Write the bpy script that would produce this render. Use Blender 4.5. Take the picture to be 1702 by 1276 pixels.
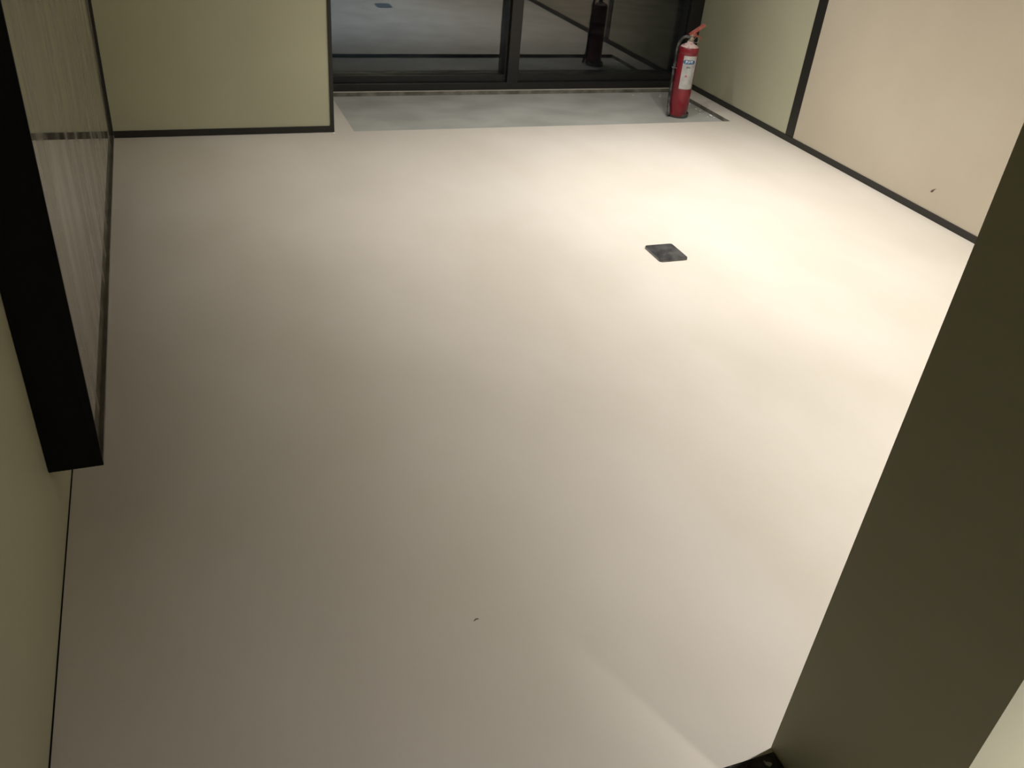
import bpy, bmesh, math, random
from mathutils import Matrix, Vector

for o in list(bpy.data.objects):
    bpy.data.objects.remove(o)
sc = bpy.context.scene
C = sc.collection
R = math.radians

# ------------------------------------------------------------------ camera
cam_d = bpy.data.cameras.new('camera')
cam = bpy.data.objects.new('camera', cam_d)
C.objects.link(cam)
F = 1440.0
pp = Vector((851, 638))
def camvec(p):
    return Vector((p[0] - pp[0], p[1] - pp[1], F)).normalized()
cy = camvec((209, -365))                       # the room's depth axis seen by the camera
cu = -camvec((633, 2846))                      # the room's up axis seen by the camera
cu = (cu - cy * cu.dot(cy)).normalized()
cx = cy.cross(cu)
# rows: world axes in camera coordinates (x right, y down, z forward)
M = Matrix(((cx.x, -cx.y, -cx.z, 0), (cy.x, -cy.y, -cy.z, 0), (cu.x, -cu.y, -cu.z, 1.5), (0, 0, 0, 1)))
cam.matrix_world = M
cam_d.sensor_width = 36
cam_d.lens = F / 1702 * 36
cam_d.clip_start = 0.05
sc.camera = cam

# ------------------------------------------------------------------ world, lamps, exposure
w = bpy.data.worlds.new('night'); sc.world = w
w.use_nodes = True
w.node_tree.nodes['Background'].inputs[0].default_value = (0.55, 0.75, 1.0, 1)
w.node_tree.nodes['Background'].inputs[1].default_value = 0.004
sc.view_settings.view_transform = 'Standard'
sc.view_settings.look = 'None'
sc.view_settings.exposure = 0.05
sc.view_settings.gamma = 1.0
sc.view_settings.use_curve_mapping = False

WARM = (1.0, 0.93, 0.84)
def spot(name, loc, target, power, deg, blend, radius, col=WARM):
    l = bpy.data.lights.new(name, 'SPOT')
    l.energy = power; l.spot_size = R(deg); l.spot_blend = blend; l.shadow_soft_size = radius; l.color = col
    o = bpy.data.objects.new(name, l); C.objects.link(o)
    o.location = loc
    o.rotation_euler = (Vector(target) - Vector(loc)).to_track_quat('-Z', 'Y').to_euler()
    return o
def area(name, loc, target, power, size, col=WARM):
    l = bpy.data.lights.new(name, 'AREA')
    l.energy = power; l.shape = 'DISK'; l.size = size; l.color = col
    o = bpy.data.objects.new(name, l); C.objects.link(o)
    o.location = loc
    o.rotation_euler = (Vector(target) - Vector(loc)).to_track_quat('-Z', 'Y').to_euler()
    return o
COOL = (1.0, 0.97, 0.93)
SPOT = (1.0, 0.965, 0.945)
spot('track_spot_wall', (0.25, 4.30, 2.75), (4.06, 2.94, 0), 357, 60.7, 1.0, 0.15, SPOT)
spot('track_spot_left', (0.60, 2.24, 2.75), (1.87, 5.91, 0), 72, 83.4, 1.0, 0.20, SPOT)
spot('track_spot_near', (2.19, 0.95, 2.75), (3.13, 0.0, 0), 410, 149.4, 1.0, 0.04, SPOT)
spot('track_spot_middle', (2.14, 3.10, 2.75), (1.93, 3.27, 0), 248, 91.4, 1.0, 0.04, SPOT)
spot('track_spot_far', (2.30, 2.58, 2.75), (1.93, 3.84, 0), 112, 80, 1.0, 0.04, SPOT)
spot('track_spot_rear', (1.60, 4.00, 2.75), (3.0, 4.2, 0), 67, 80, 1.0, 0.10, SPOT)
spot('hall_spot', (1.49, -0.86, 2.7), (1.75, 0.44, 0.35), 300, 44, 1.0, 0.03, SPOT)
spot('pier_face_fill', (1.95, 0.03, 2.72), (1.35, 0.44, 0.2), 560, 56, 1.0, 0.05, SPOT)  # added fill spot, only brightens the near face of the door pier
spot('street_lamp_light', (1.1, 8.6, 4.0), (1.3, 8.3, 0), 300, 48, 1.0, 0.2, (0.5, 0.75, 1.0))

# ------------------------------------------------------------------ materials
def mat(name, col, rough=0.5, metal=0.0, spec=0.5, coat=0.0):
    m = bpy.data.materials.new(name); m.use_nodes = True
    b = m.node_tree.nodes['Principled BSDF']
    b.inputs['Base Color'].default_value = (*col, 1)
    b.inputs['Roughness'].default_value = rough
    b.inputs['Metallic'].default_value = metal
    b.inputs['Specular IOR Level'].default_value = spec
    b.inputs['Coat Weight'].default_value = coat
    return m
def N(m, t, **kw):
    n = m.node_tree.nodes.new(t)
    for k, v in kw.items():
        setattr(n, k, v)
    return n
def mottle(m, c1, c2, scale, detail=5, stretch=(1, 1, 1), lo=0.35, hi=0.65, bump=0.0, bscale=40, rot=(0, 0, 0), prev=None):
    nt = m.node_tree; L = nt.links.new
    b = nt.nodes['Principled BSDF']
    tc = N(m, 'ShaderNodeTexCoord'); mp = N(m, 'ShaderNodeMapping')
    mp.inputs['Scale'].default_value = stretch; mp.inputs['Rotation'].default_value = rot
    L(tc.outputs['Object'], mp.inputs[0])
    n = N(m, 'ShaderNodeTexNoise'); n.inputs['Scale'].default_value = scale; n.inputs['Detail'].default_value = detail
    L(mp.outputs[0], n.inputs[0])
    r = N(m, 'ShaderNodeMapRange'); r.inputs[1].default_value = lo; r.inputs[2].default_value = hi
    L(n.outputs[0], r.inputs[0])
    mx = N(m, 'ShaderNodeMix', data_type='RGBA')
    mx.inputs[6].default_value = (*c1, 1); mx.inputs[7].default_value = (*c2, 1)
    L(r.outputs[0], mx.inputs[0]); L(mx.outputs[2], b.inputs['Base Color'])
    if bump:
        n2 = N(m, 'ShaderNodeTexNoise'); n2.inputs['Scale'].default_value = bscale; n2.inputs['Detail'].default_value = 6
        L(mp.outputs[0], n2.inputs[0])
        bp = N(m, 'ShaderNodeBump'); bp.inputs['Strength'].default_value = bump; bp.inputs['Distance'].default_value = 0.01
        L(n2.outputs[0], bp.inputs['Height']); L(bp.outputs[0], b.inputs['Normal'])
    return mx

m_floor = mat('floor_beige', (.6, .55, .48), 0.55, spec=0.35)
mottle(m_floor, (.565, .518, .435), (.618, .570, .497), 2.1, 9, (1, .6, 1), .34, .66, 0.03, 60)
m_sage = mat('sage_panel', (.42, .42, .29), 0.55, spec=0.3)
mottle(m_sage, (.37, .36, .25), (.395, .385, .27), 2.0, 4)
m_beige = mat('beige_panel', (.44, .385, .29), 0.6, spec=0.3)
mottle(m_beige, (.425, .37, .28), (.455, .40, .305), 2.0, 4)
m_white = mat('dark_ceiling', (.06, .055, .045), 0.8)
m_black = mat('black_aluminium', (.012, .012, .011), 0.35, spec=0.4)
m_matte = mat('matt_black', (.006, .006, .005), 0.6, spec=0.15)
m_trim = mat('black_trim', (.016, .015, .012), 0.4, spec=0.4)

# concrete: grey screed with lighter trowel marks
m_conc = mat('grey_screed', (.3, .3, .28), 0.6, spec=0.4)
mottle(m_conc, (.32, .32, .285), (.47, .47, .43), 3.2, 8, (1, 1.6, 1), .25, .75, 0.12, 50)

m_glue = mat('dirty_mortar', (.09, .085, .065), .8)
mottle(m_glue, (.085, .078, .06), (.20, .19, .155), 14, 5)
# dark stone with white flecks
m_stone = mat('dark_stone', (.02, .02, .018), 0.15, spec=0.6)
nt = m_stone.node_tree; L = nt.links.new
mx = mottle(m_stone, (.012, .012, .01), (.06, .055, .045), 22, 6, lo=.4, hi=.7)
tc = N(m_stone, 'ShaderNodeTexCoord')
vo = N(m_stone, 'ShaderNodeTexNoise'); vo.inputs['Scale'].default_value = 40; vo.inputs['Detail'].default_value = 3
L(tc.outputs['Object'], vo.inputs[0])
mr = N(m_stone, 'ShaderNodeMapRange'); mr.inputs[1].default_value = .66; mr.inputs[2].default_value = .70
L(vo.outputs[0], mr.inputs[0])
m2 = N(m_stone, 'ShaderNodeMix', data_type='RGBA'); m2.inputs[7].default_value = (.45, .44, .42, 1)
L(mr.outputs[0], m2.inputs[0]); L(mx.outputs[2], m2.inputs[6])
L(m2.outputs[2], nt.nodes['Principled BSDF'].inputs['Base Color'])

m_slate = mat('slate', (.05, .05, .05), 0.13, spec=0.7, coat=0.4)
mottle(m_slate, (.035, .035, .036), (.085, .083, .082), 26, 6, lo=.35, hi=.65)

# dusty mirror: clean reflection under vertical smears of a greyish film
m_mirror = bpy.data.materials.new('smeared_mirror'); m_mirror.use_nodes = True
nt = m_mirror.node_tree; L = nt.links.new
b = nt.nodes['Principled BSDF']
b.inputs['Metallic'].default_value = 1; b.inputs['Base Color'].default_value = (.52, .50, .45, 1); b.inputs['Roughness'].default_value = .03
tc = N(m_mirror, 'ShaderNodeTexCoord'); mp = N(m_mirror, 'ShaderNodeMapping'); mp.inputs['Scale'].default_value = (1, 4.5, .7)
L(tc.outputs['Object'], mp.inputs[0])
n = N(m_mirror, 'ShaderNodeTexNoise'); n.inputs['Scale'].default_value = 1.6; n.inputs['Detail'].default_value = 3; n.inputs['Roughness'].default_value = .5
L(mp.outputs[0], n.inputs[0])
r = N(m_mirror, 'ShaderNodeMapRange'); r.inputs[1].default_value = .35; r.inputs[2].default_value = .68; r.inputs[3].default_value = .06; r.inputs[4].default_value = .62
L(n.outputs[0], r.inputs[0])
d = N(m_mirror, 'ShaderNodeBsdfPrincipled'); d.inputs['Base Color'].default_value = (.20, .18, .135, 1); d.inputs['Roughness'].default_value = .5
ms = N(m_mirror, 'ShaderNodeMixShader')
L(r.outputs[0], ms.inputs[0]); L(b.outputs[0], ms.inputs[1]); L(d.outputs[0], ms.inputs[2])
L(ms.outputs[0], nt.nodes['Material Output'].inputs[0])

# window glass with a faint dust smear
m_glass = bpy.data.materials.new('window_glass'); m_glass.use_nodes = True
nt = m_glass.node_tree; L = nt.links.new
b = nt.nodes['Principled BSDF']
b.inputs['Transmission Weight'].default_value = 1; b.inputs['Roughness'].default_value = 0.0
b.inputs['IOR'].default_value = 1.74; b.inputs['Base Color'].default_value = (.75, .8, .8, 1)
d = N(m_glass, 'ShaderNodeBsdfDiffuse'); d.inputs[0].default_value = (.5, .5, .48, 1)
tc = N(m_glass, 'ShaderNodeTexCoord'); mp = N(m_glass, 'ShaderNodeMapping'); mp.inputs['Scale'].default_value = (1.2, 1, 7); mp.inputs['Rotation'].default_value = (0, R(14), 0)
L(tc.outputs['Object'], mp.inputs[0])
n = N(m_glass, 'ShaderNodeTexNoise'); n.inputs['Scale'].default_value = 2.4; n.inputs['Detail'].default_value = 4
L(mp.outputs[0], n.inputs[0])
r = N(m_glass, 'ShaderNodeMapRange'); r.inputs[1].default_value = .45; r.inputs[2].default_value = .75; r.inputs[3].default_value = .002; r.inputs[4].default_value = .03
L(n.outputs[0], r.inputs[0])
ms = N(m_glass, 'ShaderNodeMixShader')
L(r.outputs[0], ms.inputs[0]); L(b.outputs[0], ms.inputs[1]); L(d.outputs[0], ms.inputs[2])
L(ms.outputs[0], nt.nodes['Material Output'].inputs[0])

m_pave = mat('pavement', (.16, .17, .17), 0.8)
mottle(m_pave, (.13, .14, .14), (.2, .21, .21), 3, 5)
# extinguisher
m_red = mat('red_enamel', (.36, .010, .018), 0.28, spec=0.5, coat=0.3)
mx = mottle(m_red, (.225, .009, .018), (.15, .012, .019), 9, 4)
m_redusty = mat('dusty_red', (.5, .3, .27), 0.75, spec=0.2)
mottle(m_redusty, (.58, .46, .42), (.42, .14, .12), 60, 5, lo=.52, hi=.70)
m_redh = mat('red_handle', (.38, .05, .04), 0.45)
mottle(m_redh, (.38, .035, .03), (.42, .17, .13), 40, 4)
m_hose = mat('dusty_rubber', (.03, .03, .03), 0.55)
mottle(m_hose, (.012, .012, .012), (.16, .16, .15), 22, 4, (1, 1, 1), .45, .7)
m_label = mat('label_paper', (.5, .5, .5), 0.5)
mottle(m_label, (.46, .46, .45), (.32, .31, .30), 30, 5, lo=.4, hi=.75)
m_blue = mat('blue_print', (.045, .12, .24), 0.5)
m_print_w = mat('white_print', (.75, .78, .8), 0.5)
m_print_r = mat('red_print', (.5, .05, .06), 0.5)
m_print_k = mat('black_print', (.05, .06, .09), 0.5)
m_brass = mat('dusty_brass', (.36, .32, .25), 0.5, metal=.4)
m_plaster = mat('white_plaster', (.8, .79, .75), 0.7)
m_skirt = mat('dark_foot', (.05, .05, .045), 0.3)
m_nick = mat('dark_scrape', (.08, .05, .04), 0.8)

# ------------------------------------------------------------------ helpers
def obj(name, bm, m, parent=None, smooth=False, **props):
    me = bpy.data.meshes.new(name)
    bmesh.ops.recalc_face_normals(bm, faces=bm.faces)
    bm.to_mesh(me); bm.free()
    if m: me.materials.append(m)
    if smooth:
        for p in me.polygons: p.use_smooth = True
    o = bpy.data.objects.new(name, me); C.objects.link(o)
    if parent: o.parent = parent
    for k, v in props.items(): o[k] = v
    return o
def empty(name, loc, **props):
    o = bpy.data.objects.new(name, None); C.objects.link(o); o.location = loc
    for k, v in props.items(): o[k] = v
    return o
def box(bm, a, b, bevel=0.0, seg=2):
    r = bmesh.ops.create_cube(bm, size=1)
    c = [(a[i] + b[i]) / 2 for i in range(3)]; s = [abs(b[i] - a[i]) for i in range(3)]
    bmesh.ops.scale(bm, vec=s, verts=r['verts']); bmesh.ops.translate(bm, vec=c, verts=r['verts'])
    if bevel:
        es = list({e for v in r['verts'] for e in v.link_edges})
        bmesh.ops.bevel(bm, geom=es, offset=bevel, segments=seg, affect='EDGES', profile=0.5)
    return bm
def B(*boxes, bevel=0.0):
    bm = bmesh.new()
    for a, b in boxes: box(bm, a, b, bevel)
    return bm
def lathe(prof, n=40):
    bm = bmesh.new(); rings = []
    for r, z in prof:
        if r < 1e-6: rings.append([bm.verts.new((0, 0, z))])
        else: rings.append([bm.verts.new((r * math.cos(2 * math.pi * i / n), r * math.sin(2 * math.pi * i / n), z)) for i in range(n)])
    for p, q in zip(rings, rings[1:]):
        for i in range(n):
            j = (i + 1) % n
            if len(p) == 1 and len(q) > 1: bm.faces.new((p[0], q[i], q[j]))
            elif len(q) == 1 and len(p) > 1: bm.faces.new((p[i], p[j], q[0]))
            elif len(p) > 1: bm.faces.new((p[i], p[j], q[j], q[i]))
    return bm
def tube(pts, rad, n=12, bm=None):
    bm = bm or bmesh.new()
    # Catmull-Rom through the points
    P = [Vector(p) for p in pts]; P = [P[0] * 2 - P[1]] + P + [P[-1] * 2 - P[-2]]
    path = []
    for i in range(1, len(P) - 2):
        for k in range(8):
            t = k / 8
            path.append(0.5 * ((2 * P[i]) + (P[i + 1] - P[i - 1]) * t + (2 * P[i - 1] - 5 * P[i] + 4 * P[i + 1] - P[i + 2]) * t * t + (3 * P[i] - P[i - 1] - 3 * P[i + 1] + P[i + 2]) * t ** 3))
    path.append(P[-2])
    rings = []; up = Vector((0.3, 0.9, 0.1)).normalized()
    for i, p in enumerate(path):
        d = (path[min(i + 1, len(path) - 1)] - path[max(i - 1, 0)]).normalized()
        a = d.cross(up).normalized(); c = a.cross(d).normalized(); up = c
        rings.append([bm.verts.new(p + rad * (math.cos(2 * math.pi * k / n) * a + math.sin(2 * math.pi * k / n) * c)) for k in range(n)])
    for p, q in zip(rings, rings[1:]):
        for i in range(n): bm.faces.new((p[i], p[(i + 1) % n], q[(i + 1) % n], q[i]))
    bm.faces.new(rings[0]); bm.faces.new(rings[-1])
    return bm

# ------------------------------------------------------------------ room dimensions (metres)
XL, XR = -0.351, 3.495           # left and right walls
YS = 4.695                       # face of the wall stub
XS = 0.823                       # its right-hand end
YW = 5.475                       # face of the window frame
YG = 5.565                       # glass
ZC = 2.80
PX, PY0, PY1 = 0.963, 0.44, 0.763   # doorway pier
YB = -2.6                        # far end of the hall behind the camera
HX0, HX1, HY0, HY1 = 0.932, 3.347, 4.692, 5.452   # hole in the floor covering
HD = 0.024

# floor covering with a rectangular cut-out (concrete) and a cut-out for the threshold
def floor_mesh(holes, x0, x1, y0, y1, th):
    xs = sorted({x0, x1} | {h[0] for h in holes} | {h[1] for h in holes})
    ys = sorted({y0, y1} | {h[2] for h in holes} | {h[3] for h in holes})
    bm = bmesh.new(); V = {}
    def v(x, y, z):
        k = (round(x, 5), round(y, 5), z)
        if k not in V: V[k] = bm.verts.new((x, y, z))
        return V[k]
    solid = set()
    for i in range(len(xs) - 1):
        for j in range(len(ys) - 1):
            mx_, my_ = (xs[i] + xs[i + 1]) / 2, (ys[j] + ys[j + 1]) / 2
            if not any(h[0] < mx_ < h[1] and h[2] < my_ < h[3] for h in holes): solid.add((i, j))
    for i, j in solid:
        for z in (0, -th):
            bm.faces.new((v(xs[i], ys[j], z), v(xs[i + 1], ys[j], z), v(xs[i + 1], ys[j + 1], z), v(xs[i], ys[j + 1], z)))
        for di, dj, a, b_ in ((-1, 0, (i, j), (i, j + 1)), (1, 0, (i + 1, j), (i + 1, j + 1)), (0, -1, (i, j), (i + 1, j)), (0, 1, (i, j + 1), (i + 1, j + 1))):
            if (i + di, j + dj) not in solid:
                A = (xs[a[0]], ys[a[1]]); Bq = (xs[b_[0]], ys[b_[1]])
                bm.faces.new((v(*A, 0), v(*Bq, 0), v(*Bq, -th), v(*A, -th)))
    return bm
TX1, TY0, TY1 = 0.9625, PY0, 0.7535
obj('floor', floor_mesh([(HX0, HX1, HY0, HY1), (XL, TX1, TY0, TY1)], XL, XR, YB, YW + 0.12, HD), m_floor, kind='structure',
    label='smooth beige floor covering the whole room')
fo = bpy.data.objects['floor']; fo.data.materials.append(m_glue)
for p in fo.data.polygons:
    if abs(p.normal.z) < .5: p.material_index = 1
obj('floor_screed', B(((XL, YB, -0.16), (XR, YW + 0.12, -HD))), m_conc, kind='structure',
    label='bare grey concrete strip let into the floor below the window')
obj('threshold', B(((XL, TY0 + .001, -HD), (TX1, TY1 - .002, 0.0015)), bevel=0.0012), m_stone, kind='structure',
    label='dark flecked stone threshold in the doorway')

obj('ceiling', B(((XL - .15, YB - .15, ZC), (XR + .15, YW + .15, ZC + .12))), m_white, kind='structure')
obj('wall_left', B(((XL - .15, YB, -.16), (XL, YW + .12, ZC))), m_sage, kind='structure', label='sage green wall on the left')
obj('wall_rear', B(((XL - .15, YB - .15, -.16), (XR + .15, YB, ZC))), m_sage, kind='structure')
# right wall: sage panel by the window, beige panel towards the camera, black post between
wr = empty('wall_right', (XR, 3, 0), kind='structure', label='right wall of one sage panel and one beige panel')
def inwall(name, bm, m, **p):
    bmesh.ops.translate(bm, vec=(-XR, -3, 0), verts=bm.verts)
    return obj(name, bm, m, wr, **p)
Y1, Y2 = 4.238, 4.312
inwall('wall_core', B(((XR + .012, YB, -.16), (XR + .15, YW + .12, ZC))), m_trim)
inwall('wall_panel', B(((XR, Y2, 0.0), (XR + .012, YW + .1, ZC)), bevel=.001), m_sage, label='sage green wall panel beside the window')
inwall('wall_panel', B(((XR, PY1, 0.0), (XR + .012, Y1, ZC)), bevel=.001), m_beige, label='beige wall panel')
inwall('wall_panel', B(((XR, YB, 0.0), (XR + .012, PY0, ZC)), bevel=.001), m_sage)
obj('trim_1', B(((XR - .004, Y1, 0.034), (XR + .011, Y2, ZC)), bevel=.001), m_trim, kind='structure', label='wide black vertical trim on the right wall')
obj('baseboard_right', B(((XR - .008, PY1, 0), (XR, YW, .034)), bevel=.001), m_trim, kind='structure')

# wall stub left of the window recess
obj('wall_back', B(((XL, YS, 0), (XS - .004, YW + .12, ZC))), m_sage, kind='structure', label='sage green wall left of the window recess')
obj('baseboard_back', B(((XL, YS - .008, 0), (XS - .016, YS, .034)), bevel=.001), m_trim, kind='structure')
obj('trim_2', B(((XS - .018, YS - .008, 0), (XS + .001, YS + .02, ZC)), bevel=.001), m_trim, kind='structure', label='black vertical edge trim at the wall corner')

obj('trim_3', B(((XL, YB, 0), (XL + .0032, YS, .001))), m_matte, kind='structure', label='thin dark joint between floor and left wall')

# doorway wall: pier at right, header over the opening
obj('wall_front', B(((PX, PY0, 0), (XR, PY1, ZC)), ((XL, PY0, 2.25), (PX, PY1, ZC))), m_sage, kind='structure', label='sage green door pier at the lower right')

# ------------------------------------------------------------------ window
win = empty('window_1', (0, 0, 0), kind='structure', label='black aluminium window with two dark panes')
def W(name, boxes, m=m_black, bevel=.002, **p): return obj(name, B(*boxes, bevel=bevel), m, win, **p)
MX0, MX1 = 2.103, 2.178
W('bottom_rail', [((XS, YW, 0), (XR - .001, YW + .11, .045))])
W('side_jamb', [((XS, YW + .012, .045), (XS + .05, YW + .11, 2.7))])
W('side_jamb', [((XR - .095, YW, .045), (XR - .001, YW + .11, 2.7))])
W('mullion', [((MX0, YW, .045), (MX1, YW + .11, 2.62))])
W('top_rail', [((XS + .05, YW, 2.62), (XR - .095, YW + .11, 2.7))])
for x0, x1 in ((XS + .05, MX0), (MX1, XR - .095)):
    f = W('sash', [((x0, YW + .03, .045), (x1, YW + .10, .088)), ((x0, YW + .03, 2.55), (x1, YW + .10, 2.62)),
               ((x0, YW + .03, .088), (x0 + .012, YW + .10, 2.55)), ((x1 - .012, YW + .03, .088), (x1, YW + .10, 2.55))])
    W('pane', [((x0 + .012, YG, .088), (x1 - .012, YG + .008, 2.55))], m_glass, 0)
obj('wall_lintel', B(((XS, YW, 2.7), (XR, YW + .12, ZC))), m_sage, kind='structure')
obj('pavement', B(((-4, YW + .13, -.2), (9, 14, -.06))), m_pave, kind='structure', label='dark pavement outside the window')

# ------------------------------------------------------------------ wall mirror in its deep black frame
MXF = -0.238; MY0, MY1, MZ0, MZ1 = 1.731, 4.071, 0.2015, 2.25
mir = empty('wall_mirror', (XL, MY0, MZ0), label='tall smeared mirror in a deep black frame hung on the left wall', category='mirror')
def mb(name, boxes, m, bevel=.001, **p):
    bm = B(*boxes, bevel=bevel); bmesh.ops.translate(bm, vec=(-XL, -MY0, -MZ0), verts=bm.verts)
    return obj(name, bm, m, mir, **p)
GX = MXF - .011                     # the glass lies back behind the frame's lip
mb('casing', [((XL + .001, MY0, MZ0), (GX - .004, MY1, MZ1))], m_matte)
mb('edge_strip', [((GX - .004, MY0, MZ0), (MXF, MY0 + .006, MZ1))], m_matte)
mb('edge_strip', [((GX - .004, MY1 - .012, MZ0), (MXF, MY1, MZ1))], m_trim)
m_chan = mat('dull_grey_channel', (.08, .075, .07), .3, metal=.6)
mottle(m_chan, (.06, .055, .045), (.16, .14, .13), 6, 4, (1, 1, 1))
mb('bottom_strip', [((GX - .004, MY0 + .006, MZ0), (MXF, MY1 - .012, MZ0 + .012))], m_chan, label='dull grey bottom strip with specks')
mb('mirror_glass', [((GX - .004, MY0 + .006, MZ0 + .012), (GX, MY1 - .012, MZ1))], m_mirror, 0)

# ------------------------------------------------------------------ dark square tile on the floor
bm = bmesh.new()
s = 0.140; hs = s / 2
r_ = bmesh.ops.create_cube(bm, size=1)
bmesh.ops.scale(bm, vec=(.135, .150, .012), verts=bm.verts)
ve = [e for e in bm.edges if abs(e.verts[0].co.z - e.verts[1].co.z) > .005]
bmesh.ops.bevel(bm, geom=ve, offset=.013, segments=5, affect='EDGES', profile=.5)
te = [e for e in bm.edges if e.verts[0].co.z > .005 and e.verts[1].co.z > .005 and len(e.link_faces) == 2 and any(abs(f.normal.z) < .1 for f in e.link_faces)]
bmesh.ops.bevel(bm, geom=te, offset=.0045, segments=3, affect='EDGES', profile=.5)
bmesh.ops.translate(bm, vec=(0, 0, .006), verts=bm.verts)
tile = obj('stone_tile', bm, m_slate, label='small dark grey polished stone tile lying alone on the beige floor', category='tile')
tile.location = (1.912, 2.930, 0)

# ------------------------------------------------------------------ fire extinguisher
EX, EY = 3.080, 4.905
ext = empty('fire_extinguisher', (EX, EY, -HD), label='dusty red fire extinguisher standing on the grey concrete strip in the corner', category='fire extinguisher')
r = .0615
prof = [(0, .006), (r - .010, .006), (r - .003, .010), (r - .002, .03), (r - .0035, .034), (r - .002, .038), (r, .045), (r, .388), (r - .0015, .395), (r + .0015, .399), (r, .405), (r, .414), (r - .002, .424), (r - .006, .431)]
body = obj('cylinder', lathe(prof, 56), m_red, ext, True)
obj('shoulder', lathe([(r - .0062, .4308), (r - .013, .437), (r - .026, .443), (.028, .448), (.019, .452), (.019, .462), (0, .462)], 40), m_redusty, ext, True, label='shoulder whitened with dust')
bm = lathe([(0, 0), (r + .006, 0), (r + .009, .010), (r + .007, .026), (r + .004, .026), (r + .005, .010), (r - .004, .004), (0, .004)], 48)
bmesh.ops.translate(bm, vec=(.008, .010, 0), verts=bm.verts)  # shifts the dark ring right and back of the cylinder's axis
obj('foot_ring', bm, m_skirt, ext, True, label='dark foot ring set off centre')
# valve
bm = lathe([(0, .461), (.015, .461), (.015, .469), (.011, .473), (.011, .489), (.014, .492), (.014, .503), (0, .505)], 20)
valve = obj('valve', bm, m_brass, ext, True)
def oriented(bm, pos, rotz, roty):
    bmesh.ops.transform(bm, matrix=Matrix.Translation(pos) @ Matrix.Rotation(rotz, 4, 'Z') @ Matrix.Rotation(roty, 4, 'Y'), verts=bm.verts)
    return bm
AZ = R(12)
# carrying handle (fixed, lower) and squeeze lever (upper), both channel-shaped
def lever(L0, L1, wd, ht, th=.002):
    return B(((L0, -wd / 2, 0), (L1, wd / 2, th)), ((L0, -wd / 2, -ht), (L1, -wd / 2 + th, 0)), ((L0, wd / 2 - th, -ht), (L1, wd / 2, 0)), bevel=.0006)
obj('lever', oriented(lever(-.020, .100, .022, .012), (0, 0, .513), AZ, R(-27)), m_redh, ext, label='raised red squeeze lever')
obj('carry_handle', oriented(lever(-.010, .034, .020, .016), (0, 0, .500), AZ, R(-14)), m_redh, ext)
obj('carry_handle_grip', tube([(.02, 0, .492), (.045, .006, .492), (.070, .010, .484), (.082, .012, .466)], .0035, 8), m_redh, ext, True)
obj('safety_pin', tube([(.012, -.018, .497), (.014, .0, .499), (.016, .018, .497)], .0018, 8), m_brass, ext, True)
obj('pin_loop', tube([(.030 + .017 * math.cos(a * math.pi / 6), -.014 + .004 * math.sin(a), .473 + .017 * math.sin(a * math.pi / 6)) for a in range(13)], .0012, 6), m_brass, ext, True, label='thin wire pull loop')
g = lathe([(0, 0), (.013, 0), (.013, .008), (.011, .010), (0, .010)], 20)
bmesh.ops.transform(g, matrix=Matrix.Translation((-.004, -.012, .478)) @ Matrix.Rotation(R(90), 4, 'X'), verts=g.verts)
obj('pressure_gauge', g, m_brass, ext, True)
# hose: out of the valve, over the shoulder and down the left flank
obj('hose', tube([(-.010, -.002, .484), (-.032, .008, .488), (-.056, .020, .468), (-.067, .027, .425), (-.068, .026, .35), (-.069, .024, .24), (-.070, .018, .12), (-.071, .006, .06)], .0088, 12), m_hose, ext, True, label='dusty black rubber hose')
obj('nozzle', tube([(-.071, .008, .075), (-.073, -.004, .045), (-.075, -.014, .012)], .011, 12), m_hose, ext, True, label='black nozzle resting at the base')
obj('hose_clip', tube([(-.046, .044, .30), (-.066, .042, .30), (-.081, .030, .30), (-.078, .014, .30), (-.058, .004, .30)], .003, 6), m_hose, ext, True)
# paper label bent round the cylinder; print sits on it
A0, A1 = -142, -56
def patch(a0, a1, z0, z1, rad, n=24):
    bm = bmesh.new(); c = []
    for i in range(n + 1):
        a = R(a0 + (a1 - a0) * i / n)
        c.append((bm.verts.new((rad * math.cos(a), rad * math.sin(a), z0)), bm.verts.new((rad * math.cos(a), rad * math.sin(a), z1))))
    for p, q in zip(c, c[1:]): bm.faces.new((p[0], q[0], q[1], p[1]))
    g = bmesh.ops.extrude_face_region(bm, geom=bm.faces[:])
    for v in g['geom']:
        if isinstance(v, bmesh.types.BMVert):
            v.co.x *= 1.006; v.co.y *= 1.006
    return bm
lab = obj('label', patch(A0, A1, .185, .385, r + .0002), m_label, ext, label='scuffed grey paper label with a blue band')
lab.parent = ext
def wrap_text(txt, size, acen, zc, rad, m, bold=.0):
    cu_ = bpy.data.curves.new('t', 'FONT'); cu_.body = txt; cu_.size = size; cu_.align_x = 'CENTER'; cu_.align_y = 'CENTER'; cu_.offset = bold
    cu_.extrude = .0002
    t = bpy.data.objects.new('t', cu_); C.objects.link(t)
    bpy.context.view_layer.update()
    me = bpy.data.meshes.new_from_object(t.evaluated_get(bpy.context.evaluated_depsgraph_get()))
    bpy.data.objects.remove(t)
    for v in me.vertices:
        a = R(acen) + v.co.x / rad; rr = rad + v.co.z
        v.co = Vector((rr * math.cos(a), rr * math.sin(a), zc + v.co.y))
    me.materials.clear(); me.materials.append(m)
    return me
def bandshape(ac, z, wa, hz, rad, m, name):
    bm = bmesh.new(); n = 28; c = []
    for i in range(n + 1):
        t = -1 + 2 * i / n; a = R(ac + wa * t); h = hz * (1 - abs(t) ** 5) ** .5 + .0002
        c.append((bm.verts.new((rad * math.cos(a), rad * math.sin(a), z - h)), bm.verts.new((rad * math.cos(a), rad * math.sin(a), z + h))))
    for p, q in zip(c, c[1:]): bm.faces.new((p[0], q[0], q[1], p[1]))
    return obj(name, bm, m, lab)
bandshape(-106, .349, 37, .0125, r + .0010, m_blue, 'printed_band')
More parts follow.
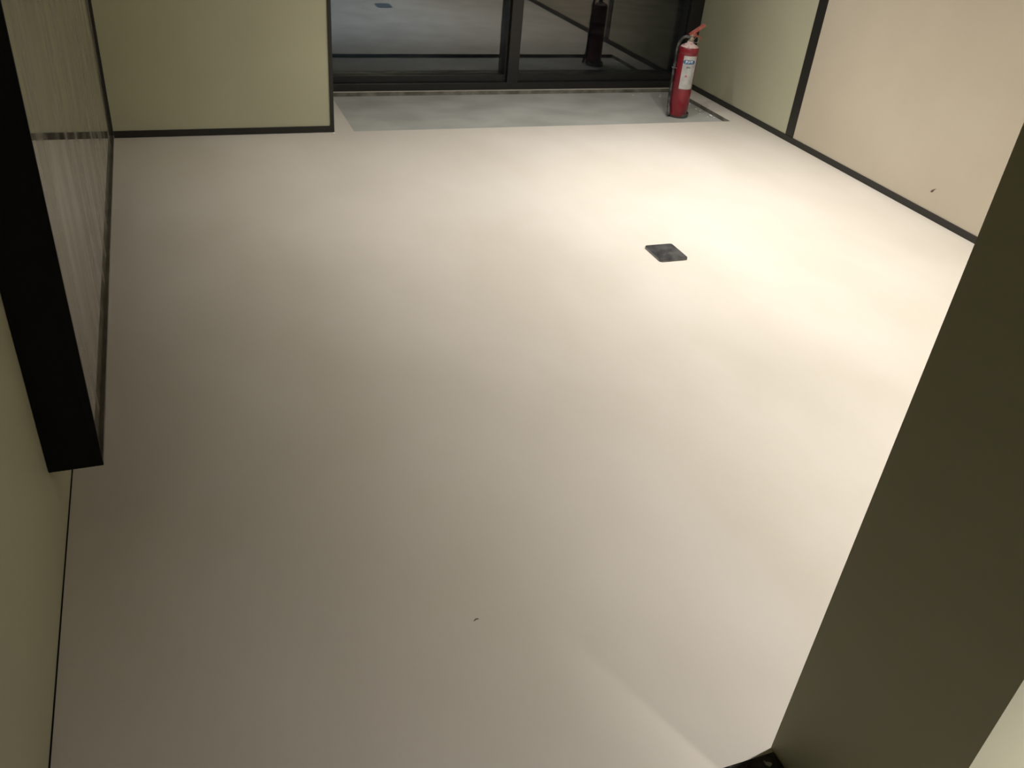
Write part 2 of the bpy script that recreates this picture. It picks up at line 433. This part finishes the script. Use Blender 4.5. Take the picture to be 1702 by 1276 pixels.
for txt, size, ac, z, m in (('灭火器', .0165, -107, .349, m_print_w), ('ABC', .013, -108, .318, m_print_k), ('A', .020, -112, .265, m_print_r)):
    me = wrap_text(txt, size, ac, z, r + .0024, m, .0005)
    o = bpy.data.objects.new('lettering', me); C.objects.link(o); o.parent = lab
bpy.context.view_layer.update()

# ------------------------------------------------------------------ debris and marks
def crumb(name, loc, size, m, seed, label, group=None, cat='debris'):
    rnd = random.Random(seed); bm = bmesh.new()
    bmesh.ops.create_icosphere(bm, subdivisions=1, radius=1)
    for v in bm.verts: v.co *= rnd.uniform(.65, 1.15)
    bmesh.ops.scale(bm, vec=(size[0], size[1], size[2]), verts=bm.verts)
    zmin = min(v.co.z for v in bm.verts)
    bmesh.ops.translate(bm, vec=(0, 0, -zmin), verts=bm.verts)
    o = obj(name, bm, m, label=label, category=cat)
    if group: o['group'] = group
    o.location = loc; o.rotation_euler.z = rnd.uniform(0, 3)
    return o
right = [(3.317, 5.150, 9, 'small white plaster crumb behind the extinguisher, close to the beige floor edge'),
         (3.304, 5.039, 8, 'white plaster crumb right of the extinguisher, nearest to its base'),
         (3.296, 4.978, 15, 'flat white plaster flake midway between extinguisher and the corner of the concrete strip'),
         (3.276, 4.945, 7, 'tiny white plaster speck beside the flat flake right of the extinguisher'),
         (3.287, 4.863, 9, 'white plaster crumb left of the largest flake near the concrete strip corner'),
         (3.318, 4.876, 21, 'largest white plaster flake, near the right front corner of the concrete strip'),
         (3.324, 4.842, 9, 'white plaster crumb nearest the right front corner of the concrete strip')]
for i, (x, y, s_, lab_) in enumerate(right):
    crumb('plaster_crumb', (x, y, -HD), (s_ / 1000, s_ / 1900, s_ / 3000), m_plaster, i, lab_, 'plaster crumbs on the concrete strip')
rail = [(3.005, 5.385, 10, 'white crumb near the window rail, furthest left of the four'),
        (3.083, 5.415, 12, 'white crumb close under the window rail, left of the extinguisher hose'),
        (3.185, 5.330, 12, 'white crumb just left of the extinguisher, furthest from the window rail'),
        (3.215, 5.380, 9, 'white crumb by the window rail right behind the extinguisher hose')]
for i, (x, y, s_, lab_) in enumerate(rail):
    crumb('plaster_crumb', (x, y, -HD), (s_ / 1000, s_ / 2200, s_ / 3500), m_plaster, 50 + i, lab_, 'plaster crumbs by the window rail')
crumb('filler_crumb', (.815, 4.66, 0), (.010, .006, .004), m_plaster, 77, 'pale crumb on the floor at the foot of the black wall corner trim')
bm = tube([(-.004, -.002, .0012), (0, .001, .002), (.004, .0015, .0012), (.006, .0, .001)], .0009, 6)
o = obj('dark_fibre', bm, m_nick, label='tiny dark fibre on the open beige floor near the camera', category='debris'); o.location = (.500, 1.236, 0)
# scrape on the beige panel
bm = bmesh.new()
pts = [(.012, -.014), (-.002, -.010), (-.006, .000), (-.016, .014), (-.003, .006), (.009, -.003)]
vs = [bm.verts.new((0, p[0], p[1])) for p in pts]; f = bm.faces.new(vs)
e_ = bmesh.ops.extrude_face_region(bm, geom=[f]); bmesh.ops.translate(bm, vec=(-.0006, 0, 0), verts=[v for v in e_['geom'] if isinstance(v, bmesh.types.BMVert)])
o = obj('scrape', bm, m_nick, wr, label='short dark scrape'); o.location = (-.0001, 3.11 - 3, .134)
